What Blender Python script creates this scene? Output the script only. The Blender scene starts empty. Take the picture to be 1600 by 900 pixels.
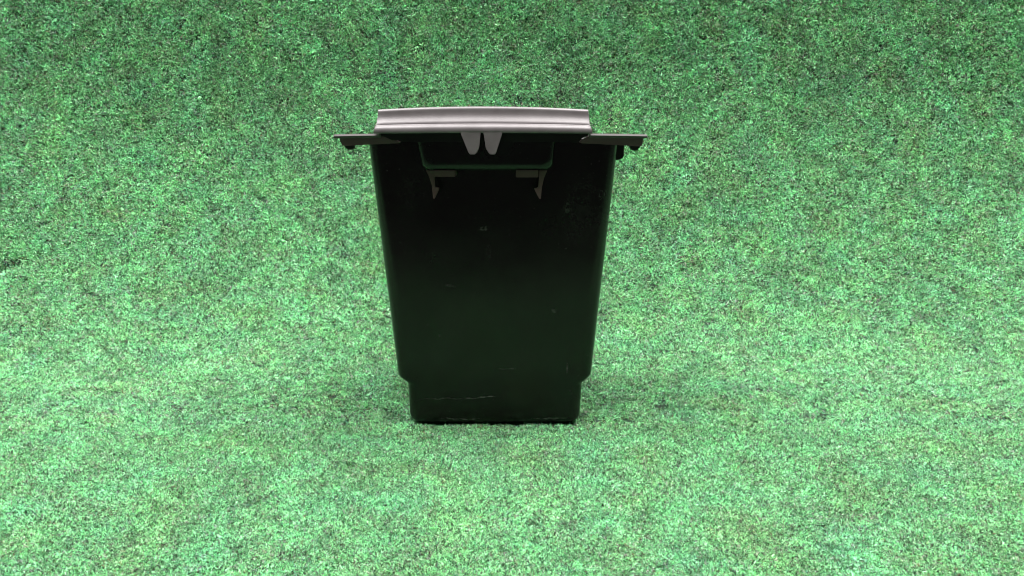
import bpy, bmesh, math, random
import numpy as np
from mathutils import Vector, Matrix, noise

random.seed(7)
rng = np.random.default_rng(7)
S = bpy.context.scene
COL = S.collection
R = math.radians

# ------------------------------------------------------------------ camera, world, lamps, exposure
cam_d = bpy.data.cameras.new('camera')
cam = bpy.data.objects.new('camera', cam_d)
COL.objects.link(cam)
cam.location = (0.0125, -0.505, 0.200)
cam.rotation_euler = (R(90 - 11.7), 0, 0)
cam_d.sensor_width = 36.0
cam_d.lens = 36.0 * 1208 / 1600
cam_d.clip_start = 0.01
cam_d.clip_end = 50
S.camera = cam

w = bpy.data.worlds.new('World')
S.world = w
w.use_nodes = True
w.node_tree.nodes['Background'].inputs[0].default_value = (1.0, 0.95, 0.95, 1)
w.node_tree.nodes['Background'].inputs[1].default_value = 0.075


def area(name, loc, target, sx, sy, power, colr):
    d = bpy.data.lights.new(name, 'AREA')
    d.shape = 'RECTANGLE'
    d.size, d.size_y = sx, sy
    d.energy = power
    d.color = colr
    o = bpy.data.objects.new(name, d)
    COL.objects.link(o)
    o.location = loc
    o.rotation_euler = (Vector(target) - Vector(loc)).to_track_quat('-Z', 'Y').to_euler()
    return o


area('ceiling_lamp', (0.55, -0.12, 1.9), (0.0, 0.1, 0.05), 1.7, 1.0, 108, (1.0, 0.965, 0.95))
area('ceiling_lamp', (-0.75, -0.08, 1.9), (0.0, 0.1, 0.05), 1.7, 1.0, 99, (1.0, 0.96, 0.955))

S.view_settings.view_transform = 'Standard'
S.view_settings.look = 'None'
S.view_settings.exposure = 0.0
S.view_settings.gamma = 1.0
S.cycles.pixel_filter_type = 'BLACKMAN_HARRIS'
S.cycles.filter_width = 1.1
S.cycles.max_bounces = 6


# ------------------------------------------------------------------ helpers
def link(name, me, mat=None, parent=None, smooth=True):
    if isinstance(me, bmesh.types.BMesh):
        bm = me
        bmesh.ops.recalc_face_normals(bm, faces=bm.faces)
        me = bpy.data.meshes.new(name)
        bm.to_mesh(me)
        bm.free()
    o = bpy.data.objects.new(name, me)
    COL.objects.link(o)
    if mat:
        me.materials.append(mat)
    if parent:
        o.parent = parent
    if smooth:
        for p in me.polygons:
            p.use_smooth = True
        me.set_sharp_from_angle(angle=R(38))
    return o


def prism(poly, y0, y1, bev=0.0004, seg=2, bm=None):
    """polygon in x,z pushed from y0 to y1, edges rounded"""
    bm = bm or bmesh.new()
    n = len(poly)
    a = [bm.verts.new((x, y0, z)) for x, z in poly]
    b = [bm.verts.new((x, y1, z)) for x, z in poly]
    fs = [bm.faces.new(a), bm.faces.new(b[::-1])]
    for i in range(n):
        j = (i + 1) % n
        fs.append(bm.faces.new((a[j], a[i], b[i], b[j])))
    if bev:
        ed = list({e for f in fs for e in f.edges})
        bmesh.ops.bevel(bm, geom=ed, offset=bev, segments=seg, affect='EDGES', clamp_overlap=True)
    return bm


def rrect(xc, hw, yf, yb, r, seg=7):
    pts = []
    for cx, cy, a0 in ((xc + hw - r, yb - r, 0), (xc - hw + r, yb - r, 90), (xc - hw + r, yf + r, 180), (xc + hw - r, yf + r, 270)):
        for k in range(seg + 1):
            a = R(a0 + 90 * k / seg)
            pts.append((cx + r * math.cos(a), cy + r * math.sin(a)))
    return pts


def nodes_of(m):
    m.use_nodes = True
    nt = m.node_tree
    return nt, nt.nodes, nt.links, nt.nodes['Principled BSDF']


# ------------------------------------------------------------------ materials
def mat_trim():
    m = bpy.data.materials.new('satin_grey_plastic')
    nt, N, L, P = nodes_of(m)
    tc = N.new('ShaderNodeTexCoord')
    n1 = N.new('ShaderNodeTexNoise'); n1.inputs['Scale'].default_value = 90; n1.inputs['Detail'].default_value = 5
    L.new(tc.outputs['Object'], n1.inputs['Vector'])
    cr = N.new('ShaderNodeValToRGB')
    cr.color_ramp.elements[0].position = 0.3; cr.color_ramp.elements[0].color = (0.082, 0.073, 0.074, 1)
    cr.color_ramp.elements[1].position = 0.7; cr.color_ramp.elements[1].color = (0.112, 0.101, 0.103, 1)
    L.new(n1.outputs['Fac'], cr.inputs[0]); L.new(cr.outputs[0], P.inputs['Base Color'])
    n2 = N.new('ShaderNodeTexNoise'); n2.inputs['Scale'].default_value = 2600; n2.inputs['Detail'].default_value = 2
    L.new(tc.outputs['Object'], n2.inputs['Vector'])
    b = N.new('ShaderNodeBump'); b.inputs['Strength'].default_value = 0.35; b.inputs['Distance'].default_value = 0.0002
    L.new(n2.outputs['Fac'], b.inputs['Height']); L.new(b.outputs[0], P.inputs['Normal'])
    P.inputs['Roughness'].default_value = 0.40
    P.inputs['Specular IOR Level'].default_value = 0.6
    P.inputs['Metallic'].default_value = 0.0
    return m


def mat_black(name='black_plastic', rough=0.30, base=(0.0042, 0.0042, 0.0040), marks=False):
    m = bpy.data.materials.new(name)
    nt, N, L, P = nodes_of(m)
    tc = N.new('ShaderNodeTexCoord')

    def nz(scale, det, vec=None, rgh=0.55):
        n = N.new('ShaderNodeTexNoise'); n.inputs['Scale'].default_value = scale
        n.inputs['Detail'].default_value = det; n.inputs['Roughness'].default_value = rgh
        L.new(vec or tc.outputs['Object'], n.inputs['Vector'])
        return n.outputs['Fac']

    def math_(op, a, b=None, clamp=False):
        n = N.new('ShaderNodeMath'); n.operation = op; n.use_clamp = clamp
        for i, v in enumerate((a, b)):
            if v is None: continue
            if isinstance(v, (int, float)): n.inputs[i].default_value = v
            else: L.new(v, n.inputs[i])
        return n.outputs[0]

    def rng_(v, a, b, c, d):
        n = N.new('ShaderNodeMapRange'); n.clamp = True
        for k, q in zip((1, 2, 3, 4), (a, b, c, d)): n.inputs[k].default_value = q
        L.new(v, n.inputs[0]); return n.outputs[0]

    # thin film of dust, cloudy, and tiny specks
    dust = rng_(nz(26, 6), 0.45, 0.8, 0.0, 0.007)
    specks = rng_(nz(900, 1), 0.765, 0.80, 0.0, 0.07)
    film = math_('ADD', dust, specks)
    if marks:
        # scuffs, scratches and two broad pale patches: (x, z, half width, half height, slant, strength)
        ms = [(-0.0062, 0.1361, 0.0028, 0.0020, 0.0, 0.11), (0.0700, 0.1584, 0.0022, 0.0032, 0.0, 0.12),
              (0.0480, 0.1494, 0.0020, 0.0036, 0.3, 0.09), (0.0407, 0.0808, 0.0019, 0.0014, 0.0, 0.11),
              (-0.0361, 0.0627, 0.0007, 0.0008, 0.0, 0.35), (-0.0025, 0.121, 0.0016, 0.0050, 0.1, 0.03),
              (-0.0285, 0.098, 0.0040, 0.0008, -0.1, 0.05), (0.0500, 0.040, 0.0008, 0.0035, 0.0, 0.05),
              (-0.0330, 0.0182, 0.0220, 0.0005, 0.02, 0.045), (-0.0080, 0.0188, 0.0150, 0.0005, 0.08, 0.10),
              (-0.0229, 0.0030, 0.0150, 0.0006, 0.0, 0.22), (0.0390, 0.0030, 0.0140, 0.0006, 0.0, 0.16),
              (0.0090, 0.040, 0.0090, 0.0004, 0.05, 0.05), (0.0020, 0.148, 0.0012, 0.0012, 0.0, 0.06),
              (0.0560, 0.150, 0.0170, 0.0300, 0.0, 0.016), (-0.0500, 0.163, 0.0150, 0.0160, 0.0, 0.010)]  # upper-right patch paints a soft sheen into the dust film colour
        sep = N.new('ShaderNodeSeparateXYZ'); L.new(tc.outputs['Object'], sep.inputs[0])
        X, Y, Z = sep.outputs
        wob = rng_(nz(140, 3), 0.3, 0.7, -0.0009, 0.0009)
        Zw = math_('ADD', Z, wob)
        brk = rng_(nz(380, 3), 0.40, 0.62, 0.1, 1.0)
        front = rng_(Y, 0.0, 0.02, 1.0, 0.0)
        for x, z, a, b_, sl, st in ms:
            dx = math_('SUBTRACT', X, x)
            dz = math_('SUBTRACT', math_('SUBTRACT', Zw, z), math_('MULTIPLY', dx, sl))
            ex = math_('POWER', math_('ABSOLUTE', math_('DIVIDE', dx, a)), 2.0)
            ez = math_('POWER', math_('ABSOLUTE', math_('DIVIDE', dz, b_)), 2.0)
            r2 = math_('ADD', ex, ez)
            if b_ > 0.008 and a > 0.008:
                msk = rng_(math_('ADD', r2, rng_(nz(60, 4), 0.3, 0.7, -0.5, 0.5)), 0.0, 1.1, 1.0, 0.0)
            elif b_ > 0.001 and a > 0.001:   # ring-shaped knock: pale rim
                r2 = math_('ADD', r2, rng_(nz(520, 3), 0.3, 0.7, -0.7, 0.7))
                msk = rng_(math_('ABSOLUTE', math_('SUBTRACT', r2, 0.45)), 0.0, 0.6, 0.9, 0.0)
            else:
                msk = rng_(r2, 0.3, 1.0, 1.0, 0.0)
            film = math_('ADD', film, math_('MULTIPLY', math_('MULTIPLY', math_('MULTIPLY', msk, st), brk), front))
    mix = N.new('ShaderNodeMix'); mix.data_type = 'RGBA'
    L.new(math_('MINIMUM', film, 1.0), mix.inputs['Factor'])
    mix.inputs['A'].default_value = (*base, 1); mix.inputs['B'].default_value = (0.62, 0.60, 0.58, 1)
    L.new(mix.outputs['Result'], P.inputs['Base Color'])
    rg = math_('ADD', rng_(nz(18, 5), 0.3, 0.7, rough - 0.05, rough + 0.09), math_('MULTIPLY', film, 1.2))
    L.new(rg, P.inputs['Roughness'])
    P.inputs['Specular IOR Level'].default_value = 0.33
    b = N.new('ShaderNodeBump'); b.inputs['Strength'].default_value = 0.22; b.inputs['Distance'].default_value = 0.00015
    L.new(nz(1500, 2), b.inputs['Height'])
    b2 = N.new('ShaderNodeBump'); b2.inputs['Strength'].default_value = 0.25; b2.inputs['Distance'].default_value = 0.0015
    L.new(nz(22, 2), b2.inputs['Height']); L.new(b.outputs[0], b2.inputs['Normal'])
    L.new(b2.outputs[0], P.inputs['Normal'])
    return m


M_TRIM = mat_trim()
M_BODY = mat_black('scuffed_black_plastic', rough=0.20, base=(0.0040, 0.0026, 0.0028), marks=True)
M_BLACK = mat_black('matt_black_plastic', rough=0.42, base=(0.006, 0.006, 0.006))
M_HOUSING = mat_black('latch_black_plastic', rough=0.22, base=(0.003, 0.003, 0.003))
M_DARK = mat_black('dark_grey_plastic', rough=0.45, base=(0.125, 0.078, 0.086))
M_WING = mat_black('worn_grey_plastic', rough=0.42, base=(0.062, 0.052, 0.054))
M_CLIP = mat_black('clip_plastic', rough=0.45, base=(0.105, 0.064, 0.064))


def mat_pile():
    m = bpy.data.materials.new('turf_fibre')
    nt, N, L, P = nodes_of(m)
    a = N.new('ShaderNodeAttribute'); a.attribute_type = 'GEOMETRY'; a.attribute_name = 'fibre_colour'
    t = N.new('ShaderNodeAttribute'); t.attribute_type = 'INSTANCER'; t.attribute_name = 'tint'
    mul = N.new('ShaderNodeMix'); mul.data_type = 'RGBA'; mul.blend_type = 'MULTIPLY'; mul.inputs['Factor'].default_value = 1
    L.new(a.outputs['Color'], mul.inputs['A']); L.new(t.outputs['Color'], mul.inputs['B'])
    L.new(mul.outputs['Result'], P.inputs['Base Color'])
    P.inputs['Roughness'].default_value = 0.45
    P.inputs['Specular IOR Level'].default_value = 0.35
    tr = N.new('ShaderNodeBsdfTranslucent'); L.new(mul.outputs['Result'], tr.inputs['Color'])
    mx = N.new('ShaderNodeMixShader'); mx.inputs[0].default_value = 0.22
    L.new(P.outputs[0], mx.inputs[1]); L.new(tr.outputs[0], mx.inputs[2])
    L.new(mx.outputs[0], N['Material Output'].inputs['Surface'])
    return m


def mat_backing():
    m = bpy.data.materials.new('turf_backing')
    nt, N, L, P = nodes_of(m)
    tc = N.new('ShaderNodeTexCoord')
    n = N.new('ShaderNodeTexNoise'); n.inputs['Scale'].default_value = 420; n.inputs['Detail'].default_value = 4
    L.new(tc.outputs['Object'], n.inputs['Vector'])
    cr = N.new('ShaderNodeValToRGB')
    cr.color_ramp.elements[0].position = 0.35; cr.color_ramp.elements[0].color = (0.003, 0.010, 0.005, 1)
    cr.color_ramp.elements[1].position = 0.7; cr.color_ramp.elements[1].color = (0.02, 0.07, 0.03, 1)
    L.new(n.outputs['Fac'], cr.inputs[0]); L.new(cr.outputs[0], P.inputs['Base Color'])
    P.inputs['Roughness'].default_value = 0.9
    return m


# ------------------------------------------------------------------ the turf, draped over the floor and up the wall behind
X0, X1 = -1.08, 1.08
YF, YB, RAD, LEAN = -0.36, 0.13, 0.30, R(88)
S1 = YB - YF
S2 = RAD * LEAN
S3 = 0.46
SL = S1 + S2 + S3


def surf(x, s):
    """point of the sheet: x across, s metres from the front edge"""
    if s < S1:
        y, z, ny, nz_ = YF + s, 0.0, 0.0, 1.0
    elif s < S1 + S2:
        a = (s - S1) / RAD
        y, z, ny, nz_ = YB + RAD * math.sin(a), RAD * (1 - math.cos(a)), -math.sin(a), math.cos(a)
    else:
        q = s - S1 - S2
        y = YB + RAD * math.sin(LEAN) + q * math.cos(LEAN)
        z = RAD * (1 - math.cos(LEAN)) + q * math.sin(LEAN)
        ny, nz_ = -math.sin(LEAN), math.cos(LEAN)
    h = -0.0034
    k = min(1.0, max(0.0, (s - S1 + 0.03) / 0.15))
    h += k * 0.010 * noise.noise((x * 3.1 + 5, s * 3.4, 0.3))
    far = min(1.0, max(0.0, (math.hypot(x, s + YF - 0.05) - 0.14) / 0.1))
    h += far * 0.0022 * noise.noise((x * 11, s * 11, 2.1))
    # a fold in the sheet at the left, where floor turns into wall
    dx, ds = x + 0.575, s - (S1 + 0.195) - 0.35 * (x + 0.52)
    h -= 0.013 * math.exp(-(dx / 0.075) ** 2) * math.exp(-(ds / 0.012) ** 2)
    h += 0.001 * math.exp(-(dx / 0.085) ** 2) * math.exp(-((ds - 0.022) / 0.014) ** 2)
    return Vector((x, y + ny * h, z + nz_ * h))


def build_turf():
    nx, ns = 270, 230
    vs = [surf(X0 + (X1 - X0) * i / nx, SL * j / ns) for j in range(ns + 1) for i in range(nx + 1)]
    vs = [(v.x, v.y, v.z) for v in vs]
    fs = [(j * (nx + 1) + i, j * (nx + 1) + i + 1, (j + 1) * (nx + 1) + i + 1, (j + 1) * (nx + 1) + i)
          for j in range(ns) for i in range(nx)]
    me = bpy.data.meshes.new('turf_ground')
    me.from_pydata(vs, [], fs)
    o = link('turf_ground', me, mat_backing())
    sol = o.modifiers.new('thickness', 'SOLIDIFY'); sol.thickness = 0.003; sol.offset = -1
    o['kind'] = 'structure'
    o['label'] = 'green artificial turf sheet curving up behind the black bin'


# ---- pile: clumps of curly fibres scattered over the sheet with geometry nodes
PAL = [((0.235, 0.70, 0.285), 0.33), ((0.41, 0.88, 0.47), 0.22), ((0.07, 0.26, 0.09), 0.12), ((0.004, 0.010, 0.007), 0.25),
       ((0.52, 0.48, 0.49), 0.10), ((0.20, 0.12, 0.07), 0.05), ((0.15, 0.48, 0.34), 0.03), ((0.42, 0.60, 0.26), 0.03)]


def build_pile():
    K, NF = 28, 44
    V, F, C, VAR = [], [], [], []
    cum = np.cumsum([p for _, p in PAL]); cum /= cum[-1]
    for k in range(K):
        comb = random.uniform(0, 2 * math.pi)
        for f in range(NF):
            rr = 0.0041 * math.sqrt(random.random()); aa = random.uniform(0, 2 * math.pi)
            p = Vector((rr * math.cos(aa), rr * math.sin(aa), random.uniform(-0.0003, 0.0006)))
            az = random.gauss(comb, 1.5)
            el = R(random.uniform(8, 62))
            ln = random.uniform(0.0017, 0.0034)
            wd = random.uniform(0.00026, 0.00048) * 0.5
            segs = 3
            d = Vector((math.cos(az) * math.cos(el), math.sin(az) * math.cos(el), math.sin(el)))
            roll = random.uniform(0, math.pi)
            bend = random.uniform(-0.9, 0.2); turn = random.gauss(0, 0.9)
            base = len(V)
            for s in range(segs + 1):
                side = d.cross(Vector((0, 0, 1)))
                side = side.normalized() if side.length > 1e-4 else Vector((1, 0, 0))
                side = (Matrix.Rotation(roll, 3, d) @ side) * wd * (1.0 if s < segs else 0.35)
                V.append(tuple(p - side)); V.append(tuple(p + side))
                p = p + d * (ln / segs)
                el += bend / segs; az += turn
                d = Vector((math.cos(az) * math.cos(el), math.sin(az) * math.cos(el), math.sin(el)))
            ci = min(int(np.searchsorted(cum, random.random())), len(PAL) - 1)
            g = random.uniform(0.65, 1.3)
            c = [min(1, q * g) for q in PAL[ci][0]]
            for s in range(segs):
                b = base + 2 * s
                F.append((b, b + 1, b + 3, b + 2)); VAR.append(k); C.append(c)
    ncl = len(V)
    # scatter points, denser and finer in front of the lens's view, sparse far out
    pts, rots, scs, tints, pks = [], [], [], [], []
    N = 310000
    eps = 0.002
    xs = rng.uniform(X0, X1, N); ss = rng.uniform(0.0, SL, N)
    near = slice(0, 45000)                         # the part of the sheet nearest to the lens is packed more finely
    xs[near] = rng.uniform(-0.40, 0.43, 45000); ss[near] = rng.uniform(0.10, 0.36, 45000)
    for x, s in zip(xs, ss):
        p = surf(x, s)
        tx = (surf(x + eps, s) - p).normalized()
        ts = (surf(x, s + eps) - p).normalized()
        n = tx.cross(ts).normalized()
        if abs(x - 0.0005) < 0.054 and -0.0 < p.y < 0.093 and p.z < 0.01:
            continue
        lo = noise.noise((x * 12, s * 12, 7.7)); md = noise.noise((x * 48 + s * 20, s * 62, 1.7)); hi = noise.noise((x * 210, s * 210, 4.4))
        if hi * 0.5 + md * 0.6 < -0.34 and random.random() < 0.25:
            continue                                   # thin spots in the pile
        q = n.to_track_quat('Z', 'Y')
        spin = random.uniform(0, 2 * math.pi)
        tilt = R(random.gauss(0, 9) + 14 * md)
        m = (q.to_matrix() @ Matrix.Rotation(spin, 3, 'Z') @ Matrix.Rotation(tilt, 3, 'X')).to_euler()
        sc = random.uniform(0.8, 1.2) * (0.86 + 0.08 * lo - 0.16 * min(1.0, max(0.0, (0.36 - s) / 0.16)) + 0.46 * min(1.0, max(0.0, (s - S1 + 0.1) / 0.3)))
        g = 1.0 + 0.10 * lo + 0.22 * md + 0.36 * hi
        pts.append(tuple(p + n * 0.0003)); rots.append(tuple(m)); scs.append(sc)
        g = max(0.25, g + random.gauss(0, 0.22))
        wv = noise.noise((x * 26, s * 26, 11.0))
        tints.append((g * (1.0 + 0.08 * wv - 0.12 * md), g, g * (1.0 - 0.10 * wv), 1.0)); pks.append(random.randrange(K))
    npt = len(pts)
    me = bpy.data.meshes.new('artificial_grass')
    me.from_pydata(V + pts, [], F)
    a = me.attributes.new('variant', 'INT', 'FACE'); a.data.foreach_set('value', VAR)
    a = me.attributes.new('fibre_colour', 'FLOAT_COLOR', 'FACE')
    a.data.foreach_set('color', np.array([c + [1.0] for c in C], dtype=np.float32).ravel())
    a = me.attributes.new('is_point', 'BOOLEAN', 'POINT')
    a.data.foreach_set('value', np.array([False] * ncl + [True] * npt))
    z3 = [(0, 0, 0)] * ncl
    a = me.attributes.new('rot', 'FLOAT_VECTOR', 'POINT')
    a.data.foreach_set('vector', np.array(z3 + rots, dtype=np.float32).ravel())
    a = me.attributes.new('size', 'FLOAT', 'POINT')
    a.data.foreach_set('value', np.array([1.0] * ncl + scs, dtype=np.float32))
    a = me.attributes.new('tint', 'FLOAT_COLOR', 'POINT')
    a.data.foreach_set('color', np.array([(1, 1, 1, 1)] * ncl + tints, dtype=np.float32).ravel())
    a = me.attributes.new('pick', 'INT', 'POINT')
    a.data.foreach_set('value', np.array([0] * ncl + pks, dtype=np.int32))
    mat = mat_pile()
    o = link('artificial_grass', me, mat, smooth=False)
    o['kind'] = 'stuff'
    o['label'] = 'short curly green artificial grass pile around and behind the black bin'

    g = bpy.data.node_groups.new('scatter_pile', 'GeometryNodeTree')
    g.interface.new_socket('Geometry', in_out='INPUT', socket_type='NodeSocketGeometry')
    g.interface.new_socket('Geometry', in_out='OUTPUT', socket_type='NodeSocketGeometry')
    n = g.nodes.new; l = g.links.new
    gi, go = n('NodeGroupInput'), n('NodeGroupOutput')

    def attr(name, t):
        q = n('GeometryNodeInputNamedAttribute'); q.data_type = t; q.inputs['Name'].default_value = name
        return q.outputs['Attribute']
    sep = n('GeometryNodeSeparateGeometry'); sep.domain = 'POINT'
    l(gi.outputs[0], sep.inputs['Geometry']); l(attr('is_point', 'BOOLEAN'), sep.inputs['Selection'])
    sp = n('GeometryNodeSplitToInstances'); sp.domain = 'FACE'
    l(sep.outputs['Inverted'], sp.inputs['Geometry']); l(attr('variant', 'INT'), sp.inputs['Group ID'])
    mp = n('GeometryNodeMeshToPoints'); l(sep.outputs['Selection'], mp.inputs['Mesh'])
    ip = n('GeometryNodeInstanceOnPoints')
    l(mp.outputs[0], ip.inputs['Points']); l(sp.outputs['Instances'], ip.inputs['Instance'])
    ip.inputs['Pick Instance'].default_value = True
    l(attr('pick', 'INT'), ip.inputs['Instance Index'])
    er = n('FunctionNodeEulerToRotation'); l(attr('rot', 'FLOAT_VECTOR'), er.inputs[0])
    l(er.outputs[0], ip.inputs['Rotation']); l(attr('size', 'FLOAT'), ip.inputs['Scale'])
    l(ip.outputs[0], go.inputs[0])
    md = o.modifiers.new('pile', 'NODES'); md.node_group = g


build_turf()
build_pile()

# ------------------------------------------------------------------ the bin
bin_ = bpy.data.objects.new('plastic_bin', None)
COL.objects.link(bin_)
bin_['label'] = 'tapered black plastic bin insert with grey moulded front lip standing on green turf'
bin_['category'] = 'plastic bin'
bin_.location = (0, 0, 0)

# body: hollow, tapered, shouldered near the foot on both sides
outer = [  # z, xc, half width, y front, y back, corner radius
    (-0.0010, 0.0008, 0.0535, 0.0045, 0.0900, 0.006), (0.0000, 0.0006, 0.0568, 0.0018, 0.0930, 0.007),
    (0.0018, 0.0005, 0.0586, 0.0005, 0.0947, 0.008), (0.0045, 0.0005, 0.0595, 0.0000, 0.0955, 0.0085),
    (0.0262, 0.0007, 0.0602, -0.0009, 0.0965, 0.009), (0.0274, 0.0007, 0.0605, -0.0010, 0.0966, 0.009),
    (0.0288, 0.0006, 0.0618, -0.0010, 0.0966, 0.009), (0.0318, 0.0005, 0.0653, -0.0012, 0.0967, 0.009),
    (0.0332, 0.0005, 0.0664, -0.0012, 0.0968, 0.009), (0.0350, 0.0005, 0.0668, -0.0013, 0.0969, 0.009),
    (0.0900, 0.0005, 0.0714, -0.0036, 0.0990, 0.0092), (0.1400, 0.0005, 0.0757, -0.0057, 0.1010, 0.0095),
    (0.1930, 0.0005, 0.0803, -0.0080, 0.1030, 0.0100)]
bm = bmesh.new()
t = 0.0022
rings = []
for z, xc, hw, yf, yb, r in outer:
    rings.append([bm.verts.new((x, y, z)) for x, y in rrect(xc, hw, yf, yb, r)])
for z, xc, hw, yf, yb, r in outer[::-1]:
    if z < 0.003: continue
    rings.append([bm.verts.new((x, y, z if z > 0.006 else 0.0045)) for x, y in rrect(xc, hw - t, yf + t, yb - t, max(r - t, 0.003))])
for a, b in zip(rings, rings[1:]):
    for i in range(len(a)):
        j = (i + 1) % len(a)
        bm.faces.new((a[i], a[j], b[j], b[i]))
bm.faces.new(rings[0][::-1]); bm.faces.new(rings[-1])
link('body', bm, M_BODY, bin_)

# flange ring round the mouth, drooping slightly to both ends
bm = bmesh.new()
FZ0, FZ1 = 0.1922, 0.1949


def flz(x): return -0.0009 * (x / 0.096) ** 2


def flange_rings(z, inset):
    o_ = rrect(-0.0003, 0.0925 - inset, -0.0270 + inset, 0.1150 - inset, 0.005, 7)
    i_ = rrect(0.0005, 0.0778 + inset, -0.0055 - inset, 0.1005 + inset, 0.012, 7)
    return ([bm.verts.new((x, y, z + flz(x))) for x, y in o_], [bm.verts.new((x, y, z + flz(x))) for x, y in i_])


lv = [flange_rings(FZ0, 0), flange_rings(FZ1 - 0.0006, 0), flange_rings(FZ1, 0.0006)]
for (oa, ia), (ob, ib) in zip(lv, lv[1:]):
    for A, B in ((oa, ob), (ia, ib)):
        for i in range(len(A)):
            j = (i + 1) % len(A)
            bm.faces.new((A[i], A[j], B[j], B[i]))
for o_, i_ in (lv[0], lv[-1]):
    for k in range(len(o_)):
        j = (k + 1) % len(o_)
        bm.faces.new((o_[k], o_[j], i_[j], i_[k]))
link('flange', bm, M_BLACK, bin_)

# light edge strips of the two wings (front of the flange), then the skirts below them
for sgn in (-1, 1):
    bm = bmesh.new()
    x_in = 0.0660 if sgn < 0 else 0.0590
    xs = [x_in + (0.0938 - x_in) * k / 10 for k in range(11)]
    rr = []
    for x in xs:
        X = sgn * x - 0.0003
        z1 = 0.1968 + flz(X) * 1.0
        rr.append([bm.verts.new((X, y, z + flz(X))) for y, z in ((-0.0313, 0.1947), (-0.0330, 0.1949), (-0.0335, 0.1960), (-0.0330, 0.1968), (-0.0300, 0.1971), (-0.0300, 0.1947), (-0.0306, 0.1947))])
    for a, b in zip(rr, rr[1:]):
        for i in range(len(a)):
            j = (i + 1) % len(a)
            bm.faces.new((a[i], a[j], b[j], b[i]))
    bm.faces.new(rr[0]); bm.faces.new(rr[-1][::-1])
    link('wing_edge', bm, M_WING, bin_)
    if sgn < 0:
        pl = [(-0.0920, 0.1952), (-0.0640, 0.1953), (-0.0610, 0.1945), (-0.0548, 0.1916), (-0.0558, 0.1910), (-0.0745, 0.1901), (-0.0855, 0.1895), (-0.0893, 0.1893), (-0.0906, 0.1905)]
    else:
        pl = [(0.0918, 0.1952), (0.0590, 0.1953), (0.0560, 0.1938), (0.0530, 0.1918), (0.0540, 0.1909), (0.0740, 0.1900), (0.0898, 0.1890), (0.0912, 0.1897)]
    link('skirt', prism(pl, -0.0305, -0.0275, 0.0003), M_DARK, bin_)
    # small dark stop under each wing tip
    if sgn < 0:
        pf = [(-0.0908, 0.1912), (-0.0893, 0.1886), (-0.0880, 0.1873), (-0.0856, 0.1867), (-0.0842, 0.1873), (-0.0838, 0.1905)]
    else:
        pf = [(0.0846, 0.1900), (0.0849, 0.1875), (0.0864, 0.1863), (0.0884, 0.1863), (0.0899, 0.1876), (0.0912, 0.1905)]
    link('foot_stop', prism(pf, -0.0270, -0.0200, 0.0006, 3), M_BLACK, bin_)

# moulded front lip
prof = [(-0.0352, 0.1966), (-0.0372, 0.1968), (-0.0375, 0.1976), (-0.0373, 0.1992), (-0.0368, 0.2004), (-0.0359, 0.2012),
        (-0.0349, 0.2016), (-0.0340, 0.2016), (-0.0337, 0.2019), (-0.0337, 0.2024), (-0.0329, 0.2036), (-0.0320, 0.2049), (-0.0313, 0.2062),
        (-0.0309, 0.2074), (-0.0307, 0.2086), (-0.0306, 0.2096), (-0.0305, 0.2103), (-0.0302, 0.2108), (-0.0297, 0.2113), (-0.0291, 0.2115),
        (-0.0285, 0.2112), (-0.0281, 0.2100), (-0.0284, 0.2070), (-0.0295, 0.2045), (-0.0318, 0.2010), (-0.0335, 0.1985)]
bm = bmesh.new()
n = 48
XC = -0.0048
rr = []
for k in range(n + 1):
    u = -1 + 2 * k / n
    row = []
    for y, z in prof:
        tt = (z - 0.1966) / 0.0148
        hw = 0.0651 - 0.0019 * min(1, max(0, (z - 0.1985) / 0.006)) ** 0.8
        e = 0.0 if abs(u) < 1 else 0.0003
        row.append(bm.verts.new((XC + u * hw, y - 0.0022 * (1 - u * u) + e, 0.1966 + (z - 0.1966) * 0.95 + 0.0014 * (1 - u * u) * tt + 0.0004 * (1 - u * u))))
    rr.append(row)
for a, b in zip(rr, rr[1:]):
    for i in range(len(a)):
        j = (i + 1) % len(a)
        bm.faces.new((a[i], a[j], b[j], b[i]))
e1 = bm.faces.new(rr[0]); e2 = bm.faces.new(rr[-1][::-1])
bmesh.ops.bevel(bm, geom=list(e1.edges) + list(e2.edges), offset=0.0003, segments=1, affect='EDGES', clamp_overlap=True)
lip = link('front_lip', bm, M_TRIM, bin_)
# web that carries the lip on the flange
link('lip_web', prism([(-0.0600, 0.1926), (0.0530, 0.1926), (0.0560, 0.1950), (0.0585, 0.1951), (0.0580, 0.2025), (-0.0678, 0.2025), (-0.0682, 0.1951), (-0.0640, 0.1950)], -0.0308, -0.0286, 0.0003), M_BLACK, bin_)

# twin tongues hanging from the middle of the lip
K = 0.000381


def px(pts, k, zr, yr, f=1.0): return [(0.0125 + (a - 800) * k, zr - (b - yr) * k) for a, b in pts]


tl = [(719, 205.5), (721.7, 212.5), (732.2, 238.5), (734.0, 241.8), (742.5, 241.8), (745.7, 238.3), (748.2, 233), (749.2, 228), (750.2, 210.5), (752, 209.3), (752, 205.5)]
tr = [(754.8, 205.5), (754.8, 209.3), (757.0, 210.5), (758.0, 228), (759.5, 233), (763.2, 239), (765.8, 241.8), (774.0, 241.8), (775.7, 237), (784.5, 210), (786.2, 205.5)]
for pl in (tl, tr):
    link('tongue', prism(px(pl, K, 0.1977, 207), -0.0395, -0.0371, 0.0003, 2), M_TRIM, bin_)

# latch housing on the front of the body
bm = bmesh.new()


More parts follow.
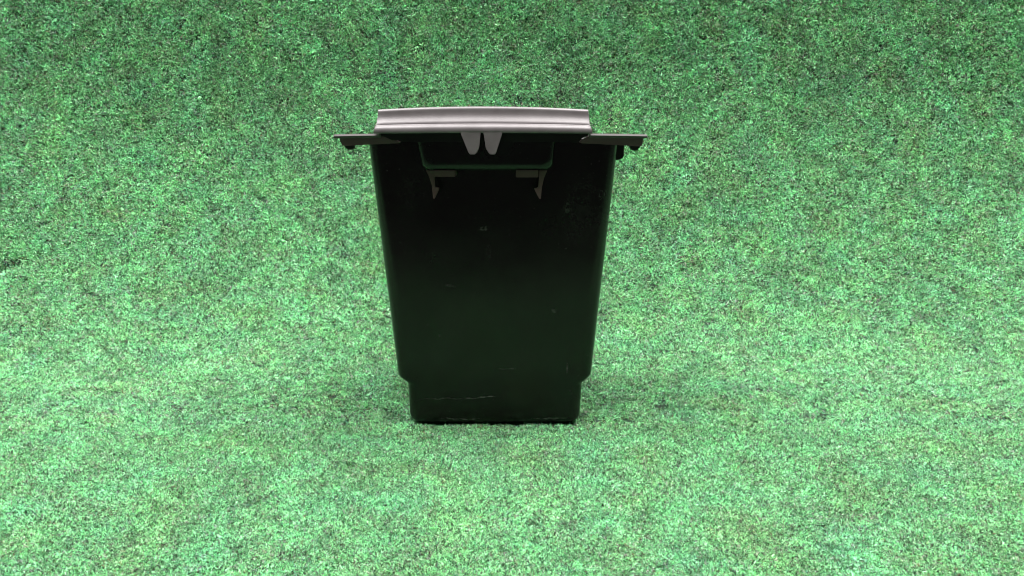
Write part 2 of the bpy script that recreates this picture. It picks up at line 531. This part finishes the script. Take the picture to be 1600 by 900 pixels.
def housing(inset, y):
    xl0, xr0 = -0.0463 + inset, 0.0393 - inset      # at the top
    xl1, xr1 = -0.0436 + inset, 0.0381 - inset      # at the foot
    zb, r = 0.1741 + inset, 0.0055
    pts = [(xr0, 0.1945), (xr1, zb + r)]
    for k in range(1, 8):
        a = R(90 * k / 8); pts.append((xr1 - r + r * math.cos(a), zb + r - r * math.sin(a)))
    pts.append((xr1 - r, zb)); pts.append((xl1 + r, zb))
    for k in range(1, 8):
        a = R(90 * k / 8); pts.append((xl1 + r - r * math.sin(a), zb + r - r * math.cos(a)))
    pts += [(xl1, zb + r), (xl0, 0.1945)]
    return [bm.verts.new((x, y, z)) for x, z in pts]


rr = [housing(-0.0004, -0.006), housing(0, -0.0205), housing(0.0003, -0.0220), housing(0.0010, -0.0235), housing(0.0022, -0.0246), housing(0.0038, -0.0252), housing(0.0052, -0.0253)]
for a, b in zip(rr, rr[1:]):
    for i in range(len(a)):
        j = (i + 1) % len(a)
        bm.faces.new((a[i], a[j], b[j], b[i]))
bm.faces.new(rr[-1]); bm.faces.new(rr[0][::-1])
hs = link('latch_housing', bm, M_HOUSING, bin_)
H = 0.000398
for s, bar, hook in ((-1, (678.5, 712, 265.2, 276), [(665.5, 266), (678.7, 266), (678.9, 292.3), (686, 293), (685, 297), (678.3, 310.4), (676.3, 310.4), (675.6, 300), (675.5, 289), (671, 275)]),
                     (1, (806, 841, 265.0, 276.8), [(855, 266), (842.5, 266), (841.7, 293), (834.6, 294), (836, 298), (843, 310.6), (845.3, 310.6), (846, 300), (846.5, 291), (850, 278)])):
    a, b, c, d = bar
    pts = px([(a, c), (b, c), (b, d), (a, d)], H, 0.1735, 268)
    link('clip_tab', prism(pts, -0.0235, -0.0110, 0.0004), M_CLIP, hs)
    link('clip_hook', prism(px(hook, H, 0.1735, 268), -0.0215, -0.0180, 0.00025), M_CLIP, hs)

# small black lug on the right side wall
link('side_lug', prism([(0.0785, 0.1925), (0.0850, 0.1925), (0.0854, 0.1905), (0.0854, 0.1815), (0.0838, 0.1800), (0.0785, 0.1788)], 0.006, 0.014, 0.0004), M_BLACK, bin_)
